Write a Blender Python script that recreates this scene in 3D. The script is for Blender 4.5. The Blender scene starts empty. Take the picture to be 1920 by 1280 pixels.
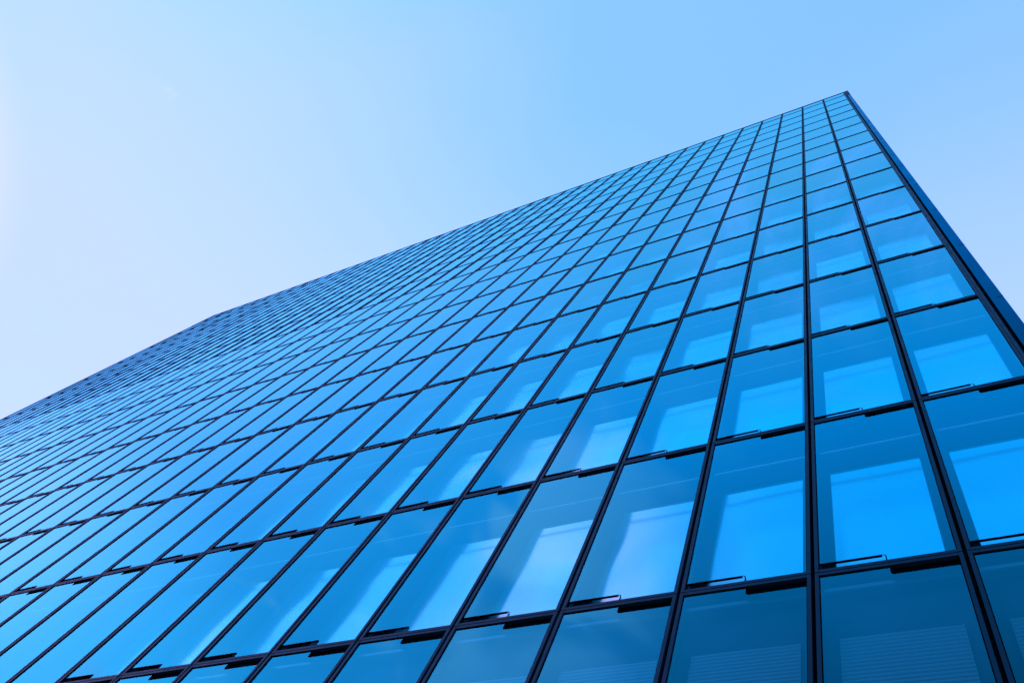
import bpy, math, random
from mathutils import Matrix, Vector

sc = bpy.context.scene
col = sc.collection

# ------------------------------------------------------------------ camera
F_PX, PITCH, ROLL = 1622.126, 1.11402, 0.74657
W = 1.35                       # window module width (m)
H = 2.64414 * W                # storey height
EYE = 1.6
ROW0 = EYE + 5.66897 * W       # height of the lowest whole transom in view
TH = 1.07308
U = Vector((-math.cos(TH), math.sin(TH), 0))       # along the facade, away from the near corner
N = Vector((-math.sin(TH), -math.cos(TH), 0))      # out of the facade
CORNER = Vector((3.66879 * W, 0.75922 * W, 0))
NCOL, NROW = 41, 16            # whole storeys counted from row -1 below row 0
PARA = 0.6726 * H              # parapet storey

fwd = Vector((0, math.cos(PITCH), math.sin(PITCH)))
ri = Vector((1, 0, 0)); up = ri.cross(fwd)
R = math.cos(ROLL) * ri + math.sin(ROLL) * up
T = -math.sin(ROLL) * ri + math.cos(ROLL) * up
EYE_P = Vector((0, 0, EYE))
cam = bpy.data.cameras.new("camera")
cam.sensor_fit = 'HORIZONTAL'; cam.sensor_width = 36.0
cam.lens = 36.0 * F_PX / 1920.0
cam.clip_start = 0.05; cam.clip_end = 6000
cam_o = bpy.data.objects.new("camera", cam); col.objects.link(cam_o)
cam_o.matrix_world = Matrix(((R.x, T.x, -fwd.x, 0), (R.y, T.y, -fwd.y, 0), (R.z, T.z, -fwd.z, EYE), (0, 0, 0, 1)))
sc.camera = cam_o

# ------------------------------------------------------------------ sun + sky
SUN = (U * 0.86 - N * 0.06 + Vector((0, 0, 0.46))).normalized()   # low on the left, behind the tower
sun = bpy.data.lights.new("sun", 'SUN'); sun.energy = 2.5; sun.angle = math.radians(0.5); sun.color = (1, .95, .88)
sun_o = bpy.data.objects.new("sun", sun); col.objects.link(sun_o)
sun_o.rotation_euler = (-SUN).to_track_quat('-Z', 'Y').to_euler()
sun_o.location = (0, 0, 120)

world = bpy.data.worlds.new("World"); sc.world = world; world.use_nodes = True
wt = world.node_tree; wt.nodes.clear()


class NT:
    def __init__(s, tree): s.t = tree
    def n(s, typ, **kw):
        nd = s.t.nodes.new(typ)
        for k, v in kw.items(): setattr(nd, k, v)
        return nd
    def put(s, sock, v):
        if isinstance(v, bpy.types.NodeSocket): s.t.links.new(v, sock)
        else: sock.default_value = v
    def math(s, op, a, b=0.0, c=0.0, clamp=False):
        nd = s.n('ShaderNodeMath', operation=op, use_clamp=clamp)
        for i, v in enumerate((a, b, c)): s.put(nd.inputs[i], v)
        return nd.outputs[0]
    def dot(s, a, v):
        nd = s.n('ShaderNodeVectorMath', operation='DOT_PRODUCT'); s.put(nd.inputs[0], a); nd.inputs[1].default_value = tuple(v)
        return nd.outputs['Value']
    def smooth(s, v, a, b, lo=0.0, hi=1.0):
        nd = s.n('ShaderNodeMapRange', interpolation_type='SMOOTHSTEP'); nd.clamp = True
        for i, x in enumerate((v, a, b, lo, hi)): s.put(nd.inputs[i], x)
        return nd.outputs[0]
    def mix(s, f, a, b, blend='MIX'):
        nd = s.n('ShaderNodeMix', data_type='RGBA', blend_type=blend); nd.clamp_factor = True
        s.put(nd.inputs[0], f); s.put(nd.inputs[6], a); s.put(nd.inputs[7], b)
        return nd.outputs[2]
    def noise(s, vec, scale, detail=3.0, rough=.5, dist=0.0):
        nd = s.n('ShaderNodeTexNoise'); s.put(nd.inputs['Vector'], vec)
        nd.inputs['Scale'].default_value = scale; nd.inputs['Detail'].default_value = detail
        nd.inputs['Roughness'].default_value = rough; nd.inputs['Distortion'].default_value = dist
        return nd.outputs['Fac']


w = NT(wt)
tc = w.n('ShaderNodeTexCoord').outputs['Generated']
sky = w.n('ShaderNodeTexSky', sky_type='NISHITA'); sky.sun_disc = False
sky.sun_elevation = math.asin(SUN.z); sky.sun_rotation = math.atan2(SUN.x, SUN.y)
sky.altitude = 100; sky.air_density = 1.0; sky.dust_density = 0.6; sky.ozone_density = 2.5
du, dn, dz = w.dot(tc, U), w.dot(tc, N), w.dot(tc, (0, 0, 1))
# thin high veil: thickens towards the sun side and behind the tower
flat = w.n('ShaderNodeVectorMath', operation='DIVIDE'); w.put(flat.inputs[0], tc)
comb = w.n('ShaderNodeCombineXYZ'); dzc = w.math('MAXIMUM', dz, 0.12)
for i in range(3): w.put(comb.inputs[i], dzc)
w.put(flat.inputs[1], comb.outputs[0])
cl = w.noise(flat.outputs[0], 1.7, 4, .55, .4)
cl2 = w.noise(flat.outputs[0], 4.5, 3, .5, .5)
veil_u = w.smooth(du, 0.12, 0.81)
veil_n = w.smooth(w.math('MULTIPLY', dn, -1.0), -0.02, 0.55)
veil = w.math('ADD', veil_u, w.math('MULTIPLY', veil_n, 0.95), clamp=True)
veil = w.math('ADD', veil, w.math('MULTIPLY', w.math('SUBTRACT', cl, 0.5), 0.50), clamp=True)
# clear and deeper blue over the street side, away from the sun
ramp = w.n('ShaderNodeValToRGB'); w.put(ramp.inputs[0], dn)
els = ramp.color_ramp.elements
els[0].position = 0.13; els[0].color = (0.54, 0.74, 0.90, 1)
els[1].position = 0.66; els[1].color = (0.04, 0.23, 0.32, 1)
e = els.new(0.38); e.color = (0.03, 0.76, 1.3, 1)
gain = w.mix(1.0, ramp.outputs[0], (5, 5, 5, 1), 'MULTIPLY')
even = w.mix(0.82, sky.outputs[0], (0.64, 1.04, 1.80, 1))
base = w.mix(1.0, even, gain, 'MULTIPLY')
full = w.mix(veil, base, (3.98, 5.05, 13.0, 1))
glow = w.smooth(w.dot(tc, (U * 0.86 + N * 0.28 + Vector((0, 0, 0.43))).normalized()), 0.945, 1.0)   # added out-of-view sky glow, off the sun, to pale the left panes
full = w.mix(1.0, full, w.mix(glow, (1, 1, 1, 1), (2.4, 1.5, 1.3, 1)), 'MULTIPLY')
# soft cumulus over the street side
puff = w.smooth(cl2, 0.42, 0.60)
puff = w.math('MULTIPLY', puff, w.smooth(dn, 0.29, 0.37))
puff = w.math('MULTIPLY', puff, w.math('MULTIPLY', w.smooth(du, 0.15, 0.45), w.smooth(dn, 0.60, 0.46)))
full = w.mix(w.math('MULTIPLY', puff, 0.85), full, (19.0, 6.2, 13.5, 1))
# thin cirrus near the zenith, out of view, added for pale reflections in the panes
cir = w.math('MULTIPLY', w.smooth(w.noise(flat.outputs[0], 7.0, 4, .6, .6), .42, .66), w.smooth(dn, 0.09, 0.16))
cir = w.math('MULTIPLY', cir, w.math('MULTIPLY', w.smooth(dn, 0.40, 0.24), w.smooth(du, 0.23, 0.08)))
full = w.mix(w.math('MULTIPLY', cir, 0.75), full, (3.8, 4.5, 12.0, 1))
# one small wisp high on the left
sub = w.n('ShaderNodeVectorMath', operation='DISTANCE'); w.put(sub.inputs[0], tc); sub.inputs[1].default_value = (-0.4357, 0.4430, 0.7836)
wisp = w.math('MULTIPLY', w.smooth(sub.outputs['Value'], 0.011, 0.001), w.smooth(w.noise(tc, 160, 2), .35, .65))
full = w.mix(w.math('MULTIPLY', wisp, 0.5), full, (4.6, 5.4, 13.0, 1))
bg = w.n('ShaderNodeBackground'); w.put(bg.inputs['Color'], full); bg.inputs['Strength'].default_value = 0.15
wo = w.n('ShaderNodeOutputWorld'); wt.links.new(bg.outputs[0], wo.inputs['Surface'])

vs = sc.view_settings
vs.view_transform = 'Standard'; vs.look = 'None'; vs.exposure = 0.0; vs.gamma = 1.0
sc.display_settings.display_device = 'sRGB'
cy = sc.cycles
cy.max_bounces = 8; cy.diffuse_bounces = 2; cy.glossy_bounces = 4; cy.transmission_bounces = 4
cy.transparent_max_bounces = 12; cy.use_denoising = True
cy.caustics_reflective = False; cy.caustics_refractive = False


# ------------------------------------------------------------------ materials
def new_mat(name):
    m = bpy.data.materials.new(name); m.use_nodes = True; m.node_tree.nodes.clear()
    t = NT(m.node_tree); o = t.n('ShaderNodeOutputMaterial')
    return m, t, o.inputs['Surface']


def principled(name, color, rough=.5, metal=0.0, spec=.5, var=0.0, vscale=3.0):
    m, t, out = new_mat(name)
    p = t.n('ShaderNodeBsdfPrincipled')
    c = (*color, 1)
    if var:
        g = t.n('ShaderNodeTexCoord').outputs['Object']
        f = t.noise(g, vscale, 4, .6)
        c = t.mix(f, tuple(x * (1 - var) for x in color) + (1,), tuple(min(1, x * (1 + var)) for x in color) + (1,))
        t.put(p.inputs['Roughness'], t.smooth(f, .3, .7, rough * .85, min(1, rough * 1.15)))
    else:
        p.inputs['Roughness'].default_value = rough
    t.put(p.inputs['Base Color'], c)
    p.inputs['Metallic'].default_value = metal
    p.inputs['Specular IOR Level'].default_value = spec
    m.node_tree.links.new(p.outputs[0], out)
    return m


def wavy(t, scale, strength, dist=.02, tilt=.02):
    g = t.n('ShaderNodeNewGeometry').outputs['Position']
    b = t.n('ShaderNodeBump'); b.inputs['Strength'].default_value = strength; b.inputs['Distance'].default_value = dist
    t.put(b.inputs['Height'], t.noise(g, scale, 0.0, .4))
    # no two panes sit in exactly one plane: a small tilt per pane
    ix = t.math('FLOOR', t.math('DIVIDE', t.math('SUBTRACT', t.dot(g, U), CORNER.dot(U)), W))
    iz = t.math('FLOOR', t.math('DIVIDE', t.math('SUBTRACT', t.dot(g, (0, 0, 1)), ROW0), H))
    cell = t.n('ShaderNodeCombineXYZ'); t.put(cell.inputs[0], ix); t.put(cell.inputs[1], iz)
    wn = t.n('ShaderNodeTexWhiteNoise', noise_dimensions='2D'); t.put(wn.inputs['Vector'], cell.outputs[0])
    off = t.n('ShaderNodeVectorMath', operation='MULTIPLY_ADD'); t.put(off.inputs[0], wn.outputs['Color'])
    off.inputs[1].default_value = (tilt,) * 3; off.inputs[2].default_value = (-tilt / 2,) * 3
    add = t.n('ShaderNodeVectorMath', operation='ADD'); t.put(add.inputs[0], b.outputs[0]); t.put(add.inputs[1], off.outputs[0])
    nm = t.n('ShaderNodeVectorMath', operation='NORMALIZE'); t.put(nm.inputs[0], add.outputs[0])
    return nm.outputs[0]


F0 = 0.20


def glass_mat():
    m, t, out = new_mat("blue_glass")
    g = t.n('ShaderNodeNewGeometry')
    dt = t.n('ShaderNodeVectorMath', operation='DOT_PRODUCT'); t.put(dt.inputs[0], g.outputs['Normal']); t.put(dt.inputs[1], g.outputs['Incoming'])
    k = t.math('POWER', t.math('SUBTRACT', 1.0, t.math('ABSOLUTE', dt.outputs['Value']), clamp=True), 3.5)
    f2 = t.math('MULTIPLY_ADD', k, 1.0 - F0, F0)                     # coated pane: raised reflectance at normal incidence
    gl = t.n('ShaderNodeBsdfGlossy'); gl.inputs['Roughness'].default_value = 0.0
    t.put(gl.inputs['Color'], t.mix(t.smooth(f2, .32, .74), (0.04, 0.95, 1, 1), (0.29, 0.96, 1, 1)))
    t.put(gl.inputs['Normal'], wavy(t, 0.55, .05))
    tr = t.n('ShaderNodeBsdfTransparent'); tr.inputs['Color'].default_value = (0.56, 0.97, 1.0, 1)
    mx = t.n('ShaderNodeMixShader'); t.put(mx.inputs[0], f2)
    m.node_tree.links.new(tr.outputs[0], mx.inputs[1]); m.node_tree.links.new(gl.outputs[0], mx.inputs[2])
    m.node_tree.links.new(mx.outputs[0], out)
    return m


def inner_mat():
    m, t, out = new_mat("coated_inner_glass")
    gl = t.n('ShaderNodeBsdfGlossy'); gl.inputs['Roughness'].default_value = 0.15
    gl.inputs['Color'].default_value = (0.68, 1.0, 1, 1)
    t.put(gl.inputs['Normal'], wavy(t, 0.8, 1.0, .05, .05))
    df = t.n('ShaderNodeBsdfDiffuse'); df.inputs['Color'].default_value = (0.05, 0.95, 1.0, 1)
    mx = t.n('ShaderNodeMixShader'); mx.inputs[0].default_value = 0.78
    m.node_tree.links.new(df.outputs[0], mx.inputs[1]); m.node_tree.links.new(gl.outputs[0], mx.inputs[2])
    m.node_tree.links.new(mx.outputs[0], out)
    return m


M_FRAME = principled("anodised_frame", (0.005, 0.052, 0.076), .5, 0.0, spec=.14, var=.15)
for nd in M_FRAME.node_tree.nodes:
    if nd.type == 'BSDF_PRINCIPLED': nd.inputs['Specular Tint'].default_value = (0.1, 0.6, 1.0, 1)
M_GLASS = glass_mat()
M_INNER = inner_mat()
M_SEAL = principled("black_gasket", (0.0015, 0.003, 0.005), .8, spec=.02)
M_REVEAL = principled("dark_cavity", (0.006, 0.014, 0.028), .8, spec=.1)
M_RAIL = principled("light_rail", (0.85, 0.90, 0.95), .35, .1)
M_BACK = principled("grey_shadow_box", (0.035, 0.085, 0.14), .7, spec=.2, var=.1, vscale=1.2)
M_SLAT = principled("blind_slat", (0.22, 0.30, 0.38), .3, .4)
M_POST = principled("corner_cladding", (0.05, 0.085, 0.065), .3, 1.0, spec=.5, var=.1, vscale=.6)
for nd in M_POST.node_tree.nodes:
    if nd.type == 'BSDF_PRINCIPLED': nd.inputs['Specular Tint'].default_value = (0.05, 0.7, 1.0, 1)
M_BLACK = principled("black_metal", (0.004, 0.005, 0.008), .6, spec=.2)
M_WALL = principled("core_wall", (0.05, 0.06, 0.07), .8)
M_STONE = principled("plinth_stone", (0.16, 0.17, 0.19), .6, var=.2)
MATS = [M_FRAME, M_GLASS, M_SEAL, M_REVEAL, M_INNER, M_RAIL, M_BACK, M_SLAT]
MI = {m.name: i for i, m in enumerate(MATS)}


# ------------------------------------------------------------------ mesh helpers
class MB:
    def __init__(s): s.v, s.f = [], []
    def face(s, pts):
        b = len(s.v); s.v += [tuple(p) for p in pts]; s.f.append(tuple(range(b, b + len(pts))))
    def box(s, x0, x1, y0, y1, z0, z1):
        b = len(s.v)
        s.v += [(x, y, z) for z in (z0, z1) for y in (y0, y1) for x in (x0, x1)]
        for q in ((0, 2, 3, 1), (4, 5, 7, 6), (0, 1, 5, 4), (2, 6, 7, 3), (0, 4, 6, 2), (1, 3, 7, 5)):
            s.f.append(tuple(b + i for i in q))
    def mesh(s, name, mat):
        me = bpy.data.meshes.new(name); me.from_pydata(s.v, [], s.f)
        me.materials.append(mat); me.update()
        return me


def obj(name, me, parent=None, loc=(0, 0, 0)):
    o = bpy.data.objects.new(name, me); col.objects.link(o)
    if parent: o.parent = parent
    o.location = loc
    return o


# ------------------------------------------------------------------ one window unit, local x 0..W (away from the corner), y out, z up
GAP, BAR, JOINT, HBAR = 0.0185, 0.037, 0.006, 0.042
XL, XR = GAP + BAR, W - GAP - BAR


def arc(cx, cz, r, a0, a1, n=5):
    return [(cx + r * math.cos(a0 + (a1 - a0) * i / n), cz + r * math.sin(a0 + (a1 - a0) * i / n)) for i in range(n + 1)]


def unit(h, kind):
    """dict of part name -> (MB, material); kind: office, blind, parapet"""
    P = {}
    z0, z1 = JOINT + HBAR, h - JOINT - HBAR
    # frame
    b = MB(); yf, yv, yb = 0.010, (0.029 if kind in ('upper', 'parapet') else 0.012), -0.10
    b.box(GAP, XL, yb, yv, JOINT, h - JOINT); b.box(XR, W - GAP, yb, yv, JOINT, h - JOINT)
    b.box(XL, XR, yb, yf - .001, JOINT, z0); b.box(XL, XR, yb, yf - .001, z1, h - JOINT)
    P['frame'] = (b, M_FRAME)
    g = 0.010
    gx0, gx1, gz0, gz1 = XL + g, XR - g, z0 + g, z1 - g
    yg = -0.006
    if kind == 'parapet':
        poly = [(gx0, gz0), (gx1, gz0), (gx1, gz1), (gx0, gz1)]
        s = MB()
        s.box(XL, gx0, -.03, -.004, z0, z1); s.box(gx1, XR, -.03, -.004, z0, z1)
        s.box(gx0, gx1, -.03, -.004, z0, gz0); s.box(gx0, gx1, -.03, -.004, gz1, z1)
    else:
        r = 0.04; hs, hn = 0.130, 0.122
        sx = 0.484 * W                      # end of the top slot (corner side, x from XL)
        nx = 0.492 * W                      # start of the bottom notch (far side, x to XR)
        zt, zn = z1 - hs, z0 + hn
        poly = [(gx0, gz0), (nx, gz0)]
        poly += [(nx, zn - r)] + [(nx + r - r * math.cos(a), zn - r + r * math.sin(a)) for a in (0.4, .8, 1.2)] + [(nx + r, zn)]
        poly += [(gx1, zn), (gx1, gz1), (sx, gz1)]
        poly += [(sx, zt + r)] + [(sx - r + r * math.cos(a), zt + r - r * math.sin(a)) for a in (0.4, .8, 1.2)] + [(sx - r, zt)]
        poly += [(gx0, zt)]
        s = MB(); e = 0.011
        s.box(XL, gx0, -.03, -.004, z0, z1); s.box(gx1, XR, -.03, -.004, z0, z1)
        s.box(gx0, nx, -.03, -.004, z0, gz0); s.box(sx, gx1, -.03, -.004, gz1, z1)
        # polished dark glass edge along the two cut-outs
        s.box(nx + r, gx1, -.026, -.0045, zn - e, zn)
        s.box(nx, nx + e, -.026, -.0045, gz0, zn - r)
        s.box(gx0, sx - r, -.026, -.0045, zt, zt + e)
        s.box(sx - e, sx, -.026, -.0045, zt + r, gz1)
        for (cx, cz, sg) in ((nx + r, zn - r, -1), (sx - r, zt + r, 1)):
            A = [i * math.pi / 8 for i in range(5)]
            for a0, a1 in zip(A, A[1:]):
                q = [(cx + sg * rr * math.cos(a), cz - sg * rr * math.sin(a)) for rr, a in ((r, a0), (r, a1), (r - e, a1), (r - e, a0))]
                s.face([(x, -.0045, z) for x, z in q])
        v = MB(); v.box(gx0, sx - .002, -.060, -.035, zt - .02, z1)
        P['vent'] = (v, M_SEAL)
    P['gasket'] = (s, M_SEAL)
    p = MB(); p.face([(x, yg, z) for x, z in reversed(poly)])
    P['outer_pane'] = (p, M_GLASS)
    # cavity behind the outer pane
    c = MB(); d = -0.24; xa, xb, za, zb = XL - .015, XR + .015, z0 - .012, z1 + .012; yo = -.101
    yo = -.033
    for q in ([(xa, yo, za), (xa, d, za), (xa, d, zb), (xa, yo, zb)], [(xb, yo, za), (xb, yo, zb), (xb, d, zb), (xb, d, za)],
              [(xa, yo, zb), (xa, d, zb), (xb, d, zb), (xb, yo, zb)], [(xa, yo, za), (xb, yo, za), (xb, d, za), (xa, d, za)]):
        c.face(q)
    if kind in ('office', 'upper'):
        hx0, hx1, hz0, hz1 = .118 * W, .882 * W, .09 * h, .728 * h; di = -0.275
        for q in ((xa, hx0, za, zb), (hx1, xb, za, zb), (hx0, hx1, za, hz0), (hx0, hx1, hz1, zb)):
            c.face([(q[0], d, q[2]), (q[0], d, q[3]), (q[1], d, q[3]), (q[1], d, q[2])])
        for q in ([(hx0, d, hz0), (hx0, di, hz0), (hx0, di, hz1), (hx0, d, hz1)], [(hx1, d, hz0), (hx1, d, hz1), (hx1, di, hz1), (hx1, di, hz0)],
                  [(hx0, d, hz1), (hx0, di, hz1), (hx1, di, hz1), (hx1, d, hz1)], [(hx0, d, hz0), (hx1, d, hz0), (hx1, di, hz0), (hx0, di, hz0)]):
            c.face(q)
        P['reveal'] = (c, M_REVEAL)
        n = MB(); n.face([(hx0, di, hz0), (hx0, di, hz1), (hx1, di, hz1), (hx1, di, hz0)])
        P['inner_pane'] = (n, M_INNER)
        l = MB(); l.box(XL + .03, XR - .05, -.070, -.050, .757 * h, .757 * h + .011)
        P['rail'] = (l, M_RAIL)
    else:
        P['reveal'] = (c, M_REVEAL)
        k = MB(); dk = -.20
        k.face([(xa, dk, za), (xa, dk, zb), (xb, dk, zb), (xb, dk, za)])
        P['inner_panel'] = (k, M_BACK)
        if kind == 'blind':
            l = MB(); l.box(XL + .02, XR - .02, -.105, -.08, .944 * h, .958 * h)
            P['rail'] = (l, M_SLAT)
            t = MB(); z = .08 * h
            while z < .775 * h:
                pr = [(-.176, z), (-.169, z + .012), (-.167, z + .026), (-.171, z + .041)]
                for (ya, zq), (yb2, zw) in zip(pr, pr[1:]):
                    t.face([(.122 * W, ya, zq), (.122 * W, yb2, zw), (.872 * W, yb2, zw), (.872 * W, ya, zq)])
                z += .050
            P['blind'] = (t, M_SLAT)
    return P


UNITS = {'office': unit(H, 'office'), 'upper': unit(H, 'upper'), 'blind': unit(H, 'blind'), 'parapet': unit(PARA, 'parapet')}
MESH = {k: {n: mb.mesh(n, m) for n, (mb, m) in u.items()} for k, u in UNITS.items()}

# ------------------------------------------------------------------ the tower
tower = bpy.data.objects.new("office_tower", None); col.objects.link(tower)
tower.matrix_world = Matrix(((U.x, N.x, 0, CORNER.x), (U.y, N.y, 0, CORNER.y), (0, 0, 1, 0), (0, 0, 0, 1)))
tower['label'] = "tall office tower with a flat blue glass facade of framed windows against the sky"
tower['category'] = "office tower"

BOT = -2
Z_TOP = ROW0 + 15 * H + PARA
ZB = ROW0 + BOT * H


def local_to_px(x, y, z):
    p = CORNER + U * x + N * y + Vector((0, 0, z)) - EYE_P
    d = p.dot(fwd)
    return (960 + F_PX * p.dot(R) / d, 640 - F_PX * p.dot(T) / d) if d > .05 else None


def clip_area(pts):
    for ax, lim, sg in ((0, 0, 1), (0, 1920, -1), (1, 0, 1), (1, 1280, -1)):
        out = []
        for a, b in zip(pts, pts[1:] + pts[:1]):
            ia, ib = sg * (a[ax] - lim) >= 0, sg * (b[ax] - lim) >= 0
            if ia: out.append(a)
            if ia != ib:
                t = (lim - a[ax]) / (b[ax] - a[ax]); out.append(tuple(a[i] + t * (b[i] - a[i]) for i in (0, 1)))
        pts = out
        if len(pts) < 3: return 0
    return abs(sum(a[0] * b[1] - b[0] * a[1] for a, b in zip(pts, pts[1:] + pts[:1]))) / 2


cells = []
for r in range(BOT, NROW):
    for i in range(NCOL):
        kind = 'parapet' if r == 15 else ('blind' if r < 0 else 'upper' if r >= 8 else 'office')
        x, z = i * W, ROW0 + r * H
        h = PARA if kind == 'parapet' else H
        q = [local_to_px(*c) for c in ((x, 0, z), (x + W, 0, z), (x + W, 0, z + h), (x, 0, z + h))]
        cells.append((clip_area(q) if all(q) else 0, i, r, kind, x, z))
cells.sort(key=lambda c: -c[0])

for area, i, r, kind, x, z in cells[:100]:
    win = obj("window", MESH[kind]['frame'], tower, (x, 0, z))
    if kind == 'blind': win['label'] = "darker window with a lowered slat blind"
    for n, me in MESH[kind].items():
        if n != 'frame': obj(n, me, win)


def bank(name, placed, label):
    """every remaining window of one face as one part"""
    v, f, mi = [], [], []
    for kind, fn in placed:
        for n, (mb, m) in UNITS[kind].items():
            b = len(v); v += [fn(*p) for p in mb.v]
            f += [tuple(b + k for k in q) for q in mb.f]; mi += [MI[m.name]] * len(mb.f)
    me = bpy.data.meshes.new(name); me.from_pydata(v, [], f)
    for m in MATS: me.materials.append(m)
    me.polygons.foreach_set('material_index', mi); me.update()
    o = obj(name, me, tower); o['kind'] = 'stuff'; o['label'] = label
    return o


bank("windows", [(k, (lambda px, py, pz, X=x, Z=z: (X + px, py, Z + pz))) for a, i, r, k, x, z in cells[100:]],
     "smaller blue panes of the upper and far facade")

# side faces
DEPTH_N = 14
POST_IN, POST_OUT = 0.056 * W, 0.182 * W
XR_FACE, XL_FACE = -POST_OUT + .012, NCOL * W + POST_OUT - .012
Y_S = -.25
side = []
for r in range(BOT, NROW):
    k = 'parapet' if r == 15 else ('blind' if r < 0 else 'upper' if r >= 8 else 'office')
    z = ROW0 + r * H
    for j in range(DEPTH_N):
        y = Y_S - j * W
        side.append((k, (lambda px, py, pz, Y=y, Z=z: (XR_FACE - py, Y - W + px, Z + pz))))
        side.append((k, (lambda px, py, pz, Y=y, Z=z: (XL_FACE + py, Y - px, Z + pz))))
bank("windows", side, "panes of the two side faces")
Y_END = Y_S - DEPTH_N * W

b = MB(); b.box(XR_FACE + .31, XL_FACE - .31, Y_END, -.29, .02, Z_TOP - .35)
b.box(XR_FACE, XL_FACE, Y_END - .3, Y_END - .002, .02, Z_TOP)
obj("wall", b.mesh("wall", M_WALL), tower)
b = MB(); b.box(XR_FACE + .02, XL_FACE - .02, Y_END, -.02, Z_TOP - .345, Z_TOP - .30)
obj("roof", b.mesh("roof", M_WALL), tower)
b = MB(); b.box(-POST_OUT, NCOL * W + POST_OUT, Y_S - .02, .05, .0, ZB - .004)
b.box(XR_FACE, XR_FACE + .28, Y_END, Y_S - .022, .0, ZB - .004); b.box(XL_FACE - .28, XL_FACE, Y_END, Y_S - .022, .0, ZB - .004)
obj("plinth", b.mesh("plinth", M_STONE), tower)

# corner posts with a dark recess, joints and end caps
CAP_Z = ROW0 + 14.75 * H
for sgn, x0 in ((-1, 0.0), (1, NCOL * W)):
    def rng(a, b2): return (x0 + sgn * a, x0 + sgn * b2) if sgn > 0 else (x0 - b2, x0 - a)
    b = MB(); b.box(*rng(POST_IN, POST_OUT), Y_S, .016, ZB, CAP_Z - .004)
    post = obj("corner_panel", b.mesh("corner_panel", M_POST), tower)
    for r in range(BOT + 1, 15):
        b = MB(); zj = ROW0 + (r - .11) * H
        b.box(*rng(POST_IN + (POST_OUT - POST_IN) * .45, POST_OUT + .002), Y_S + .01, .019, zj, zj + .014)
        obj("joint", b.mesh("joint", M_BLACK), post)
    b = MB(); b.box(*rng(-GAP + .002, POST_IN - .002), Y_S, -.102, ZB, CAP_Z - .004)
    obj("recess", b.mesh("recess", M_BLACK), tower)
    b = MB(); b.box(*rng(-GAP + .002, .022), -.10, .020, ZB, Z_TOP - .01)
    obj("mullion", b.mesh("mullion", M_FRAME), tower)
    b = MB(); b.box(*rng(.024, POST_OUT + .01), Y_S, .03, CAP_Z, Z_TOP + .03)
    obj("end_cap", b.mesh("end_cap", M_BLACK), tower)
b = MB(); b.box(0, NCOL * W, -.12, .02, Z_TOP, Z_TOP + .03)
obj("coping", b.mesh("coping", M_FRAME), tower)

# ------------------------------------------------------------------ ground
m, t, out = new_mat("asphalt")
p = t.n('ShaderNodeBsdfPrincipled'); g = t.n('ShaderNodeTexCoord').outputs['Object']
t.put(p.inputs['Base Color'], t.mix(t.noise(g, 1.5, 6, .65), (.03, .03, .032, 1), (.07, .07, .072, 1))); p.inputs['Roughness'].default_value = .85
m.node_tree.links.new(p.outputs[0], out); M_ASPH = m
m, t, out = new_mat("paving")
p = t.n('ShaderNodeBsdfPrincipled'); g = t.n('ShaderNodeTexCoord').outputs['Object']
br = t.n('ShaderNodeTexBrick'); t.put(br.inputs['Vector'], g); br.inputs['Scale'].default_value = 1.6
br.inputs['Color1'].default_value = (.22, .22, .23, 1); br.inputs['Color2'].default_value = (.28, .28, .29, 1); br.inputs['Mortar'].default_value = (.1, .1, .1, 1)
br.inputs['Mortar Size'].default_value = .01
t.put(p.inputs['Base Color'], br.outputs['Color']); p.inputs['Roughness'].default_value = .8
m.node_tree.links.new(p.outputs[0], out); M_PAVE = m
b = MB(); b.face([(-2500, -2500, -.13), (2500, -2500, -.13), (2500, 2500, -.13), (-2500, 2500, -.13)])
go = obj("ground", b.mesh("ground", M_ASPH)); go['kind'] = 'structure'
b = MB(); b.box(-14, NCOL * W + 14, Y_END - 10, 9, -.126, 0)
po = obj("pavement", b.mesh("pavement", M_PAVE)); po['kind'] = 'structure'; po.matrix_world = tower.matrix_world.copy()
